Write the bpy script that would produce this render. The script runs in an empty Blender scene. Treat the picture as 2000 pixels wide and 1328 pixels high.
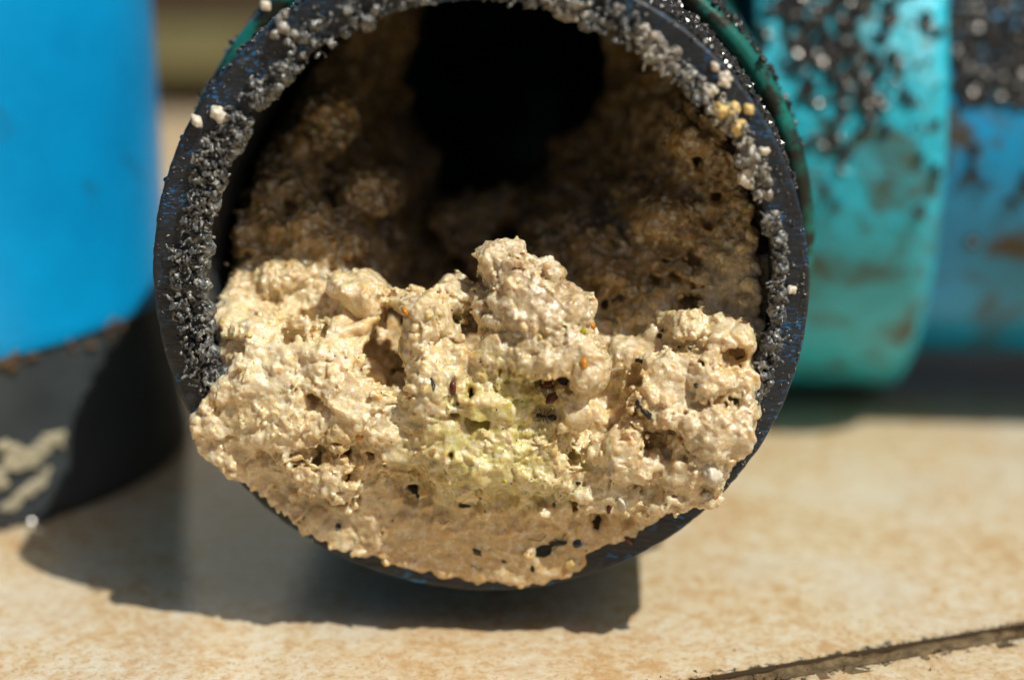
import bpy, bmesh, math, random
import numpy as np
import openvdb
from mathutils import Vector, Matrix
from mathutils.bvhtree import BVHTree

S = 0.01                      # one millimetre of the real scene is 0.01 scene units
rng = np.random.default_rng(7)
random.seed(7)
scene = bpy.context.scene

# ------------------------------------------------------------------ camera
PITCH, DIST, FPX = 0.3096, 285.3, 3333.0      # downward tilt, mm to rim centre, focal length (photo is 2000 px wide)
ZC = 64.2                                     # height of the pipe axis above the tile, mm
YAW = math.radians(-3.6)                      # the pipe runs slightly to the right as it goes back
Fv = np.array([0, math.cos(PITCH), -math.sin(PITCH)])
Uv = np.array([0, math.sin(PITCH), math.cos(PITCH)])
Xv = np.array([1.0, 0, 0])
CAM = np.array([0, 0, ZC]) - DIST * Fv - ((932.2 - 1000) / FPX * DIST) * Xv + ((570.9 - 664) / FPX * DIST) * Uv
cd = bpy.data.cameras.new('camera')
cd.sensor_width = 36.0
cd.lens = 60.0
cd.clip_start = 0.05
cd.clip_end = 500
cam = bpy.data.objects.new('camera', cd)
scene.collection.objects.link(cam)
cam.location = CAM * S
cam.rotation_euler = (math.pi / 2 - PITCH, 0, 0)
cd.dof.use_dof = True
cd.dof.focus_distance = 287 * S
cd.dof.aperture_fstop = 0.5
cd.dof.aperture_blades = 0
scene.camera = cam

# ------------------------------------------------------------------ sky and sun
SUN_A, SUN_B = 0.49, 0.38                     # light travels (-A, +B, -1)
sv = Vector((SUN_A, -SUN_B, 1.0)).normalized()
world = bpy.data.worlds.new('World')
scene.world = world
world.use_nodes = True
wn = world.node_tree
sky = wn.nodes.new('ShaderNodeTexSky')
sky.sky_type = 'NISHITA'
sky.sun_disc = False
sky.air_density = 0.45
sky.dust_density = 6.0
sky.ozone_density = 0.2
sky.sun_elevation = math.asin(sv.z)
sky.sun_rotation = math.atan2(sv.x, sv.y)
bg = wn.nodes['Background']
bg.inputs['Strength'].default_value = 0.05
wn.links.new(sky.outputs[0], bg.inputs[0])
sl = bpy.data.lights.new('sun', 'SUN')
sl.energy = 5.0
sl.angle = math.radians(0.53)
sl.color = (1.0, 0.945, 0.81)
sun = bpy.data.objects.new('sun', sl)
scene.collection.objects.link(sun)
sun.rotation_euler = sv.to_track_quat('Z', 'Y').to_euler()
sun.location = (8, -4, 12)
scene.view_settings.view_transform = 'Standard'
scene.view_settings.look = 'None'
scene.view_settings.exposure = -0.25
scene.cycles.use_denoising = True
scene.cycles.max_bounces = 10
scene.cycles.diffuse_bounces = 5
scene.cycles.caustics_reflective = False
scene.cycles.caustics_refractive = False

# ------------------------------------------------------------------ helpers: numbers
cy_, sy_ = math.cos(YAW), math.sin(YAW)


def to_local(p):
    """world mm -> pipe frame (origin rim centre, x right, y into the pipe, z up)"""
    p = np.asarray(p, float) - np.array([0, 0, ZC])
    return np.stack([p[..., 0] * cy_ + p[..., 1] * sy_, -p[..., 0] * sy_ + p[..., 1] * cy_, p[..., 2]], -1)


def to_world(p):
    p = np.asarray(p, float)
    return np.stack([p[..., 0] * cy_ - p[..., 1] * sy_, p[..., 0] * sy_ + p[..., 1] * cy_, p[..., 2] + ZC], -1)


def ray(px, py):
    return Fv + (px - 1000) / FPX * Xv - (py - 664) / FPX * Uv


def at(px, py, depth):
    """point in the pipe frame, at a given depth behind the cut, seen at a photo position"""
    o = to_local(CAM)
    d = to_local(CAM + ray(px, py)) - o
    return o + d * ((depth - o[1]) / d[1])


_perm = rng.permutation(256).astype(np.int32)
_perm = np.concatenate([_perm, _perm])
_g = rng.normal(size=(256, 3)).astype(np.float32)
_g /= np.linalg.norm(_g, axis=1, keepdims=True)
_r3 = rng.uniform(0.15, 0.85, size=(256, 3)).astype(np.float32)


def perlin(p, scale, seed=0):
    """gradient noise, about -1..1; p (N,3) mm, scale = mm per cell"""
    q = (p / np.float32(scale) + np.float32(seed * 17.31 + 100.5)).astype(np.float32)
    i = np.floor(q).astype(np.int32)
    f = q - i
    u = f * f * f * (f * (f * 6 - 15) + 10)
    i &= 255
    out = np.zeros(len(p), np.float32)
    for dx in (0, 1):
        hx = _perm[(i[:, 0] + dx) & 255]
        wx = u[:, 0] if dx else 1 - u[:, 0]
        for dy in (0, 1):
            hy = _perm[hx + ((i[:, 1] + dy) & 255)]
            wy = wx * (u[:, 1] if dy else 1 - u[:, 1])
            for dz in (0, 1):
                g = _g[_perm[hy + ((i[:, 2] + dz) & 255)]]
                w = wy * (u[:, 2] if dz else 1 - u[:, 2])
                out += w * (g[:, 0] * (f[:, 0] - dx) + g[:, 1] * (f[:, 1] - dy) + g[:, 2] * (f[:, 2] - dz))
    return out * 1.5


def worley(p, scale, seed=0):
    """distance to the nearest feature point, in cells (eight nearest cells)"""
    q = (p / np.float32(scale) + np.float32(seed * 23.7 + 90.25)).astype(np.float32)
    i = np.floor(q - 0.5).astype(np.int32)
    best = np.full(len(p), 9.0, np.float32)
    for dx in (0, 1):
        for dy in (0, 1):
            for dz in (0, 1):
                c = i + np.array([dx, dy, dz], np.int32)
                h = _perm[_perm[_perm[c[:, 0] & 255] + (c[:, 1] & 255)] + (c[:, 2] & 255)]
                dd = q - c - _r3[h]
                best = np.minimum(best, (dd * dd).sum(1))
    return np.sqrt(best)


def smin(a, b, k):
    h = np.clip(0.5 + 0.5 * (b - a) / k, 0, 1)
    return b + (a - b) * h - k * h * (1 - h)


def smax(a, b, k):
    return -smin(-a, -b, k)


def smooth01(x, a, b):
    t = np.clip((x - a) / (b - a), 0, 1)
    return t * t * (3 - 2 * t)


# ------------------------------------------------------------------ helpers: objects
def link(o, parent=None):
    scene.collection.objects.link(o)
    if parent is not None:
        o.parent = parent
    return o


def tag(o, label=None, cat=None, group=None, kind=None):
    for k, v in (('label', label), ('category', cat), ('group', group), ('kind', kind)):
        if v:
            o[k] = v
    return o


def empty(name, loc, rz=0.0):
    o = bpy.data.objects.new(name, None)
    o.empty_display_size = 0.05
    o.location = Vector(loc) * S
    o.rotation_euler = (0, 0, rz)
    return link(o)


def mesh_obj(name, verts, faces, mat, parent=None, smooth=True, colors=None):
    """verts in mm; faces an (M,3|4) array or a list of tuples"""
    me = bpy.data.meshes.new(name)
    v = np.asarray(verts, np.float32) * np.float32(S)
    if isinstance(faces, np.ndarray):
        n = faces.shape[1]
        me.vertices.add(len(v))
        me.vertices.foreach_set('co', v.ravel())
        me.loops.add(faces.size)
        me.loops.foreach_set('vertex_index', faces.astype(np.int32).ravel())
        me.polygons.add(len(faces))
        me.polygons.foreach_set('loop_start', np.arange(0, faces.size, n, dtype=np.int32))
        me.update(calc_edges=True)
        me.validate()
    else:
        me.from_pydata([tuple(p) for p in v], [], faces)
    me.polygons.foreach_set('use_smooth', np.full(len(me.polygons), smooth))
    if colors is not None:
        a = me.attributes.new('col', 'FLOAT_COLOR', 'POINT')
        c = np.ones((len(v), 4), np.float32)
        c[:, :3] = colors
        a.data.foreach_set('color', c.ravel())
    me.materials.append(mat)
    return link(bpy.data.objects.new(name, me), parent)


def grid_faces(nu, nv, wrap_u=False, wrap_v=False):
    iu = np.arange(nu if wrap_u else nu - 1)
    iv = np.arange(nv if wrap_v else nv - 1)
    a, b = np.meshgrid(iu, iv, indexing='ij')
    a2, b2 = (a + 1) % nu, (b + 1) % nv
    return np.stack([a * nv + b, a2 * nv + b, a2 * nv + b2, a * nv + b2], -1).reshape(-1, 4)


def lathe(profile, n=96, axis='y'):
    """profile [(along, radius)], closed in angle; returns verts, faces with outward normals for outward profiles"""
    pr = np.asarray(profile, float)
    t = np.linspace(0, 2 * np.pi, n, endpoint=False)
    A = np.repeat(pr[:, 0][:, None], n, 1)
    C = pr[:, 1][:, None] * np.cos(t)
    D = pr[:, 1][:, None] * np.sin(t)
    if axis == 'y':
        v = np.stack([C, A, D], -1)
    elif axis == 'x':
        v = np.stack([A, C, D], -1)
    else:
        v = np.stack([C, D, A], -1)
    return v.reshape(-1, 3), grid_faces(len(pr), n, False, True)


_ico = {}


def ico(level):
    if level not in _ico:
        bm = bmesh.new()
        bmesh.ops.create_icosphere(bm, subdivisions=level, radius=1.0)
        bm.verts.ensure_lookup_table()
        v = np.array([p.co for p in bm.verts], np.float32)
        f = np.array([[q.index for q in p.verts] for p in bm.faces], np.int32)
        bm.free()
        _ico[level] = (v, f)
    return _ico[level]


def rand_rot():
    q = rng.normal(size=4)
    q /= np.linalg.norm(q)
    w, x, y, z = q
    return np.array([[1 - 2 * (y * y + z * z), 2 * (x * y - z * w), 2 * (x * z + y * w)],
                     [2 * (x * y + z * w), 1 - 2 * (x * x + z * z), 2 * (y * z - x * w)],
                     [2 * (x * z - y * w), 2 * (y * z + x * w), 1 - 2 * (x * x + y * y)]], np.float32)


def crumb(level=2, r=1.0, stretch=(1, 1, 1), rough=0.35, sc=0.8):
    """a lumpy crumb of radius r mm around the origin"""
    v, f = ico(level)
    v = v.copy()
    o = rng.uniform(0, 60, 3).astype(np.float32)
    k = 1 + rough * perlin(v + o, sc) + 0.5 * rough * perlin(v + o, sc * 0.45, 3)
    v = v * k[:, None] * np.array(stretch, np.float32) * np.array([1, rng.uniform(0.65, 1.1), rng.uniform(0.8, 1.15)], np.float32) * r
    return v @ rand_rot().T, f


def join(parts):
    vs, fs, n = [], [], 0
    for v, f in parts:
        vs.append(v)
        fs.append(f + n)
        n += len(v)
    return np.concatenate(vs), np.concatenate(fs)


def vdb_mesh(arr, iso, origin, vox):
    """iso surface of a distance array (negative inside) as quads, in mm"""
    a = arr.copy()
    for sl_ in (np.s_[0], np.s_[-1], np.s_[:, 0], np.s_[:, -1], np.s_[:, :, 0], np.s_[:, :, -1]):
        a[sl_] = np.maximum(a[sl_], 0.5)
    g = openvdb.FloatGrid(float(a.max()))
    g.copyFromArray(np.ascontiguousarray(a.astype(np.float32)))
    pts, quads = g.convertToQuads(iso)
    pts = np.asarray(pts, np.float32) * vox + np.asarray(origin, np.float32)
    quads = np.asarray(quads, np.int64)
    p = pts[quads]
    vol = np.einsum('ij,ij->i', p[:, 0], np.cross(p[:, 1], p[:, 2])).sum() + \
        np.einsum('ij,ij->i', p[:, 0], np.cross(p[:, 2], p[:, 3])).sum()
    if vol < 0:
        quads = quads[:, ::-1]
    return pts, quads


# ------------------------------------------------------------------ materials
def nodes(name):
    m = bpy.data.materials.new(name)
    m.use_nodes = True
    nt = m.node_tree
    return m, nt, nt.nodes['Principled BSDF']


def N(nt, kind, **kw):
    n = nt.nodes.new(kind)
    for k, v in kw.items():
        if k.startswith('_'):
            setattr(n, k[1:], v)
        else:
            n.inputs[k.replace('__', ' ')].default_value = v
    return n


def coords(nt, scale=(1, 1, 1)):
    """object coordinates in millimetres"""
    tc = N(nt, 'ShaderNodeTexCoord')
    mp = N(nt, 'ShaderNodeMapping')
    mp.inputs['Scale'].default_value = tuple(s / S for s in scale)
    nt.links.new(tc.outputs['Object'], mp.inputs['Vector'])
    return mp.outputs[0]


def noise(nt, vec, scale, detail=4, rough=0.55, dist=0.0):
    """scale in 1/mm"""
    n = N(nt, 'ShaderNodeTexNoise', Scale=scale, Detail=detail, Roughness=rough, Distortion=dist)
    nt.links.new(vec, n.inputs['Vector'])
    return n.outputs[0]


def ramp(nt, fac, stops):
    r = N(nt, 'ShaderNodeValToRGB')
    el = r.color_ramp.elements
    while len(el) < len(stops):
        el.new(0.5)
    for e, (p, c) in zip(el, stops):
        e.position = p
        e.color = (c, c, c, 1) if isinstance(c, (int, float)) else (*c, 1)
    nt.links.new(fac, r.inputs[0])
    return r.outputs[0]


def mix(nt, fac, a, b, mode='MIX'):
    m = N(nt, 'ShaderNodeMix', _data_type='RGBA', _blend_type=mode)
    for sock, v in ((m.inputs[0], fac), (m.inputs[6], a), (m.inputs[7], b)):
        if hasattr(v, 'is_linked'):
            nt.links.new(v, sock)
        elif isinstance(v, (int, float)):
            sock.default_value = v
        else:
            sock.default_value = (*v, 1)
    return m.outputs[2]


def math_(nt, op, a, b=0.5):
    m = N(nt, 'ShaderNodeMath', _operation=op)
    for sock, v in ((m.inputs[0], a), (m.inputs[1], b)):
        if hasattr(v, 'is_linked'):
            nt.links.new(v, sock)
        else:
            sock.default_value = v
    return m.outputs[0]


def bump(nt, b, height, strength, dist_mm, normal=None):
    n = N(nt, 'ShaderNodeBump', Strength=strength, Distance=dist_mm * S)
    nt.links.new(height, n.inputs['Height'])
    if normal is not None:
        nt.links.new(normal, n.inputs['Normal'])
    nt.links.new(n.outputs[0], b.inputs['Normal'])
    return n.outputs[0]


def mat_fat():
    m, nt, b = nodes('grease_fat')
    c = coords(nt)
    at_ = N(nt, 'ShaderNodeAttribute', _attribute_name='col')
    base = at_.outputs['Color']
    n2 = noise(nt, c, 0.5, 5, 0.62, 0.6)
    base = mix(nt, ramp(nt, n2, [(0.50, 0.0), (0.66, 0.75)]), base, mix(nt, 1.0, base, (0.97, 0.80, 0.48), 'MULTIPLY'))
    n3 = noise(nt, c, 0.8, 5, 0.6, 0.3)
    base = mix(nt, ramp(nt, n3, [(0.50, 0.0), (0.64, 0.85)]), base, (0.84, 0.77, 0.63))
    n1 = noise(nt, c, 2.2, 4, 0.65)
    base = mix(nt, ramp(nt, n1, [(0.36, 0.5), (0.5, 0.0)]), base, mix(nt, 1.0, base, (0.76, 0.64, 0.47), 'MULTIPLY'))
    for sc, thr, wid in ((0.55, 0.80, 0.10), (1.3, 0.86, 0.16)):
        vo = N(nt, 'ShaderNodeTexVoronoi', Scale=sc)
        nt.links.new(c, vo.inputs['Vector'])
        wn_ = N(nt, 'ShaderNodeTexWhiteNoise')
        nt.links.new(vo.outputs['Position'], wn_.inputs['Vector'])
        spot = math_(nt, 'MULTIPLY', ramp(nt, vo.outputs['Distance'], [(wid * 0.6, 1.0), (wid, 0.0)]),
                     math_(nt, 'GREATER_THAN', wn_.outputs['Value'], thr))
        base = mix(nt, spot, base, (0.09, 0.045, 0.02))
    nt.links.new(base, b.inputs['Base Color'])
    h1 = noise(nt, c, 1.3, 6, 0.68)
    vb = N(nt, 'ShaderNodeTexVoronoi', Scale=1.15, _feature='SMOOTH_F1')
    nt.links.new(c, vb.inputs['Vector'])
    vc = N(nt, 'ShaderNodeTexVoronoi', Scale=2.6, _feature='SMOOTH_F1')
    nt.links.new(c, vc.inputs['Vector'])
    hh = math_(nt, 'SUBTRACT', h1, math_(nt, 'ADD', math_(nt, 'MULTIPLY', vb.outputs['Distance'], 0.45), math_(nt, 'MULTIPLY', vc.outputs['Distance'], 0.25)))
    n_a = N(nt, 'ShaderNodeBump', Strength=0.5, Distance=0.45 * S)
    nt.links.new(hh, n_a.inputs['Height'])
    bump(nt, b, noise(nt, c, 4.5, 3, 0.6), 0.25, 0.12, n_a.outputs[0])
    cn = N(nt, 'ShaderNodeBump', Strength=0.7, Distance=0.8 * S)
    nt.links.new(noise(nt, c, 0.85, 2, 0.5), cn.inputs['Height'])
    nt.links.new(cn.outputs[0], b.inputs['Coat Normal'])
    b.inputs['Coat Weight'].default_value = 0.8
    b.inputs['Coat IOR'].default_value = 1.5
    b.inputs['Coat Roughness'].default_value = 0.17
    rg = ramp(nt, noise(nt, c, 0.4, 4), [(0.38, 0.16), (0.62, 0.42)])
    nt.links.new(rg, b.inputs['Roughness'])
    b.inputs['Specular IOR Level'].default_value = 0.55
    b.inputs['Subsurface Weight'].default_value = 0.75
    b.inputs['Subsurface Radius'].default_value = (1.6 * S, 0.75 * S, 0.25 * S)
    b.inputs['Subsurface Scale'].default_value = 1.0
    return m


def mat_plain(name, col, rough=0.4, var=0.3, scale=1.0, bumpd=0.1, spec=0.5, sss=0.0, trans=0.0):
    m, nt, b = nodes(name)
    c = coords(nt)
    n1 = noise(nt, c, scale, 4, 0.6)
    dark = tuple(x * (1 - var) for x in col)
    light = tuple(min(1, x * (1 + var)) for x in col)
    nt.links.new(mix(nt, ramp(nt, n1, [(0.3, 0.0), (0.7, 1.0)]), dark, light), b.inputs['Base Color'])
    bump(nt, b, noise(nt, c, scale * 3, 3), 0.5, bumpd)
    b.inputs['Roughness'].default_value = rough
    b.inputs['Specular IOR Level'].default_value = spec
    if sss:
        b.inputs['Subsurface Weight'].default_value = sss
        b.inputs['Subsurface Radius'].default_value = (1.2 * S, 0.8 * S, 0.4 * S)
        b.inputs['Subsurface Scale'].default_value = 1.0
    if trans:
        b.inputs['Transmission Weight'].default_value = trans
    return m


def mat_cut_plastic():
    """black pipe plastic; sawn cut with blue scrapes left by the blade"""
    m, nt, b = nodes('black_pipe_plastic')
    c = coords(nt)
    cs = coords(nt, (0.16, 1, 1))
    streak = noise(nt, cs, 1.6, 5, 0.65)
    col = mix(nt, ramp(nt, streak, [(0.35, 0.0), (0.7, 1.0)]), (0.008, 0.012, 0.018), (0.026, 0.036, 0.050))
    patch = noise(nt, c, 0.12, 4, 0.6, 0.5)
    fine = noise(nt, coords(nt, (0.35, 1, 1)), 1.9, 5, 0.7)
    blue = math_(nt, 'MULTIPLY', ramp(nt, patch, [(0.47, 0.0), (0.60, 1.0)]), ramp(nt, fine, [(0.53, 0.0), (0.60, 0.85)]))
    # the blue only shows on the sawn face
    sep = N(nt, 'ShaderNodeSeparateXYZ')
    nt.links.new(c, sep.inputs[0])
    face = math_(nt, 'LESS_THAN', sep.outputs['Y'], 0.9)
    col = mix(nt, math_(nt, 'MULTIPLY', blue, face), col, (0.008, 0.20, 0.55))
    film = ramp(nt, noise(nt, c, 0.22, 5, 0.65, 0.6), [(0.62, 0.0), (0.76, 0.4)])
    col = mix(nt, film, col, (0.13, 0.125, 0.115))
    nt.links.new(col, b.inputs['Base Color'])
    n_a = N(nt, 'ShaderNodeBump', Strength=0.6, Distance=0.25 * S)
    nt.links.new(streak, n_a.inputs['Height'])
    bump(nt, b, noise(nt, c, 2.5, 4, 0.7), 0.4, 0.15, n_a.outputs[0])
    nt.links.new(ramp(nt, patch, [(0.35, 0.28), (0.65, 0.55)]), b.inputs['Roughness'])
    return m


def mat_painted(name, col, deep, stain, stain_lo, stain_hi, rough=0.3, scale=0.03, sm=0.5, scr=None, bs=None, bd=0.5):
    """coloured plastic with blotchy stains"""
    m, nt, b = nodes(name)
    c = coords(nt)
    base = mix(nt, ramp(nt, noise(nt, c, scale, 4, 0.55), [(0.35, 0.0), (0.65, 1.0)]), deep, col)
    st = ramp(nt, noise(nt, c, scale * 2.6, 6, 0.62, sm), [(stain_lo, 0.0), (stain_hi, 1.0)])
    base = mix(nt, st, base, stain)
    if scr:
        base = mix(nt, ramp(nt, noise(nt, c, scale * 9, 4, 0.6), [(0.60, 0.0), (0.67, 0.8)]), base, scr)
    nt.links.new(base, b.inputs['Base Color'])
    bump(nt, b, noise(nt, c, bs or scale * 8, 6, 0.6), 0.35 if bs is None else 0.8, bd)
    nt.links.new(mix(nt, st, (rough,) * 3, (rough + 0.2,) * 3), b.inputs['Roughness'])
    return m


def mat_tile():
    m, nt, b = nodes('glazed_tile')
    c = coords(nt)
    a1 = noise(nt, c, 0.34, 7, 0.7, 0.4)
    a2 = noise(nt, c, 0.045, 4, 0.55)
    f = math_(nt, 'ADD', math_(nt, 'MULTIPLY', a1, 0.75), math_(nt, 'MULTIPLY', a2, 0.25))
    col = ramp(nt, f, [(0.40, (0.64, 0.58, 0.46)), (0.50, (0.59, 0.475, 0.315)), (0.62, (0.50, 0.325, 0.16))])
    a3 = noise(nt, c, 0.8, 5, 0.72)
    col = mix(nt, ramp(nt, a3, [(0.53, 0.0), (0.62, 0.75)]), col, (0.44, 0.28, 0.14))
    grey = noise(nt, c, 0.03, 4, 0.6)
    col = mix(nt, ramp(nt, grey, [(0.5, 0.0), (0.7, 0.5)]), col, (0.60, 0.58, 0.52))
    vo = N(nt, 'ShaderNodeTexVoronoi', Scale=0.22)
    nt.links.new(c, vo.inputs['Vector'])
    wn_ = N(nt, 'ShaderNodeTexWhiteNoise')
    nt.links.new(vo.outputs['Position'], wn_.inputs['Vector'])
    spot = math_(nt, 'MULTIPLY', ramp(nt, vo.outputs['Distance'], [(0.04, 1.0), (0.07, 0.0)]),
                 math_(nt, 'GREATER_THAN', wn_.outputs['Value'], 0.93))
    col = mix(nt, spot, col, (0.25, 0.18, 0.11))
    # dirt that has settled along the tile edges (tile space: edges at 0 and 300)
    sep = N(nt, 'ShaderNodeSeparateXYZ')
    nt.links.new(c, sep.inputs[0])
    e = math_(nt, 'SUBTRACT', 149.7, math_(nt, 'ABSOLUTE', sep.outputs['Y'], 0))
    e = math_(nt, 'ADD', e, math_(nt, 'MULTIPLY', math_(nt, 'SUBTRACT', noise(nt, c, 0.5, 6, 0.75), 0.5), 16.0))
    col = mix(nt, ramp(nt, math_(nt, 'MULTIPLY', e, 0.1), [(0.0, 1.0), (0.15, 0.0)]), col, (0.06, 0.045, 0.03))
    rim_ = math_(nt, 'GREATER_THAN', math_(nt, 'ABSOLUTE', sep.outputs['Y'], 0), 148.9)
    col = mix(nt, rim_, col, (0.05, 0.035, 0.022))
    lowz = math_(nt, 'LESS_THAN', sep.outputs['Z'], 4.2)
    col = mix(nt, lowz, col, (0.05, 0.035, 0.022))
    nt.links.new(col, b.inputs['Base Color'])
    bump(nt, b, noise(nt, c, 0.25, 4), 0.15, 0.4)
    nt.links.new(mix(nt, math_(nt, 'MAXIMUM', rim_, lowz), ramp(nt, a1, [(0.35, 0.08), (0.7, 0.17)]), (0.9, 0.9, 0.9)), b.inputs['Roughness'])
    nt.links.new(math_(nt, 'MULTIPLY', math_(nt, 'SUBTRACT', 1.0, rim_), 0.5), b.inputs['Specular IOR Level'])
    return m


M_FAT = mat_fat()
M_CUT = mat_cut_plastic()
M_TEAL = mat_painted('turquoise_plastic', (0.035, 0.58, 0.82), (0.022, 0.44, 0.60), (0.07, 0.085, 0.04), 0.51, 0.66, 0.2, 0.024, 0.9, (0.06, 0.045, 0.02), 0.28, 1.3)
M_COLLAR = mat_painted('stained_green_plastic', (0.012, 0.27, 0.24), (0.008, 0.12, 0.10), (0.014, 0.016, 0.010), 0.44, 0.56, 0.25, 0.05)
M_BLUE = mat_painted('blue_plastic', (0.002, 0.38, 0.85), (0.002, 0.27, 0.64), (0.008, 0.15, 0.32), 0.58, 0.74, 0.33, 0.02)
M_BLUE_D = mat_painted('dirty_blue_plastic', (0.006, 0.34, 0.72), (0.008, 0.22, 0.42), (0.06, 0.045, 0.025), 0.53, 0.66, 0.3, 0.025)
M_FOOT = mat_plain('dark_grey_plastic', (0.040, 0.050, 0.058), 0.45, 0.25, 0.08, 0.3)
M_GRIME = mat_plain('black_grime', (0.016, 0.015, 0.014), 0.26, 0.4, 1.5, 0.02, 1.0)
def mat_swarf(name, lo, mid, hi):
    m, nt, b = nodes(name)
    c = coords(nt)
    n1 = noise(nt, c, 0.6, 5, 0.7, 0.5)
    col = ramp(nt, n1, [(0.32, lo), (0.5, mid), (0.66, hi)])
    nt.links.new(col, b.inputs['Base Color'])
    bump(nt, b, noise(nt, c, 2.5, 4, 0.65), 0.5, 0.2)
    b.inputs['Subsurface Weight'].default_value = 0.3
    b.inputs['Subsurface Radius'].default_value = (0.3 * S, 0.3 * S, 0.3 * S)
    b.inputs['Subsurface Scale'].default_value = 1.0
    b.inputs['Roughness'].default_value = 0.17
    b.inputs['Specular IOR Level'].default_value = 0.7
    return m


M_SWARF = mat_swarf('greasy_grey_shavings', (0.012, 0.015, 0.02), (0.095, 0.105, 0.115), (0.36, 0.36, 0.34))
M_PALE_SWARF = mat_swarf('pale_greasy_shavings', (0.05, 0.055, 0.06), (0.22, 0.21, 0.19), (0.58, 0.55, 0.48))
M_WHITE = mat_plain('white_grease', (0.62, 0.58, 0.50), 0.3, 0.2, 1.0, 0.2, 0.5, 0.4)
M_YELLOW = mat_plain('yellow_grease', (0.66, 0.50, 0.20), 0.3, 0.25, 1.0, 0.2, 0.5, 0.4)
M_SEED = mat_plain('red_brown_husk', (0.10, 0.025, 0.012), 0.2, 0.5, 1.2, 0.1)
M_BLACK = mat_plain('black_flake', (0.012, 0.011, 0.010), 0.3, 0.4, 1.5, 0.15)
M_ORANGE = mat_plain('orange_bit', (0.55, 0.22, 0.02), 0.15, 0.3, 1.0, 0.1, 0.5, 0.4)
M_OLIVE = mat_plain('olive_peel', (0.42, 0.42, 0.02), 0.25, 0.3, 1.0, 0.1, 0.5, 0.3)
M_BEAD = mat_plain('dark_blue_bead', (0.01, 0.03, 0.06), 0.1, 0.3, 1.0, 0.05)
M_STRAW = mat_plain('yellow_straw', (0.62, 0.48, 0.16), 0.4, 0.2, 1.0, 0.05)
M_ANT = mat_plain('ant_shell', (0.018, 0.010, 0.007), 0.18, 0.4, 1.2, 0.05)
M_TILE = mat_tile()
M_GROUT = mat_plain('dirty_grout', (0.15, 0.105, 0.055), 0.45, 0.6, 0.3, 1.2)
M_DIRT = mat_plain('brown_dirt', (0.11, 0.07, 0.032), 0.8, 0.5, 0.5, 0.4)
M_SMEAR = mat_plain('dried_mortar', (0.36, 0.33, 0.24), 0.8, 0.3, 0.5, 0.4)
M_BOARD_A = mat_plain('brown_board', (0.075, 0.05, 0.028), 0.7, 0.3, 0.05, 0.6)
M_BOARD_B = mat_plain('olive_board', (0.17, 0.16, 0.075), 0.7, 0.25, 0.05, 0.6)
M_EARTH = mat_plain('earth', (0.20, 0.15, 0.09), 0.9, 0.4, 0.02, 1.0)

# ------------------------------------------------------------------ setting: ground and tiles
ground = mesh_obj('ground', [(-9000, -9000, -14), (9000, -9000, -14), (9000, 9000, -14), (-9000, 9000, -14)], [(0, 1, 2, 3)], M_EARTH, smooth=False)
tag(ground, 'bare brown earth under and beyond the tiles', 'ground', kind='structure')

TA = math.radians(18.3)
tu = np.array([math.cos(TA), math.sin(TA)])
tv = np.array([-math.sin(TA), math.cos(TA)])
joint = np.array([67.3, -2.2]) - 4.6 * tv
floor = empty('floor', (joint[0], joint[1], 0), TA)
tag(floor, 'cream and tan mottled glazed floor tiles with dirty joints', 'floor', kind='structure')


def tile_mesh():
    bm = bmesh.new()
    bmesh.ops.create_cube(bm, size=1.0, matrix=Matrix.Diagonal((299.4, 299.4, 9, 1)))
    bmesh.ops.bevel(bm, geom=[e for e in bm.edges], offset=0.8, segments=3, profile=0.5, affect='EDGES')
    for v in bm.verts:
        v.co *= S
    me = bpy.data.meshes.new('tile')
    bm.to_mesh(me)
    bm.free()
    for p in me.polygons:
        p.use_smooth = False
    me.materials.append(M_TILE)
    return me


tm = tile_mesh()
for i in (-1, 0, 1):
    for j in (-1, 0, 1):
        o = link(bpy.data.objects.new('tile', tm), floor)
        o.location = Vector((i * 302.5, 151.2 + j * 302.5, -4.5 - (0.0 if j >= 0 else 0.25))) * S
nx = 900
gx, gy = np.meshgrid(np.linspace(-450, 450, nx), np.linspace(-4.5, 4.5, 22), indexing='ij')
gp = np.stack([gx, gy, np.zeros_like(gx)], -1).reshape(-1, 3)
gp[:, 2] = -0.5 + 0.45 * perlin(gp.astype(np.float32), 2.6) + 0.5 * perlin(gp.astype(np.float32), 9.0, 2)
mesh_obj('grout', gp, grid_faces(nx, 22), M_GROUT, floor)
dirt = []
for k in range(1500):
    x = random.uniform(-110, 110)
    if perlin(np.array([[x, 0, 5]], np.float32), 9.0, 5)[0] < random.uniform(-0.6, 0.3):
        continue
    y = random.choice([1.2, -1.3, 0, 0]) + random.gauss(0, 0.5) + (random.expovariate(0.6) * random.choice([0, 0, 1, -1]))
    z = 0.05 if abs(y) > 1.5 else -0.7
    cv, cf = crumb(1, random.choice([0.12, 0.18, 0.25, 0.4]), (1.3, 1, 0.5))
    dirt.append((cv + np.array([x, y, z]), cf))
tag(mesh_obj('dirt', *join(dirt), M_DIRT, floor), kind='stuff')
bed = mesh_obj('mortar_bed', [(-455, -305, -9.2), (455, -305, -9.2), (455, 608, -9.2), (-455, 608, -9.2)], [(0, 1, 2, 3)], M_GROUT, floor, False)

# ------------------------------------------------------------------ background: low timber edging
edging = empty('timber_edging', (-120, 520, 0))
tag(edging, 'low blurred edging of brown and olive boards behind the pipes', 'edging')


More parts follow.
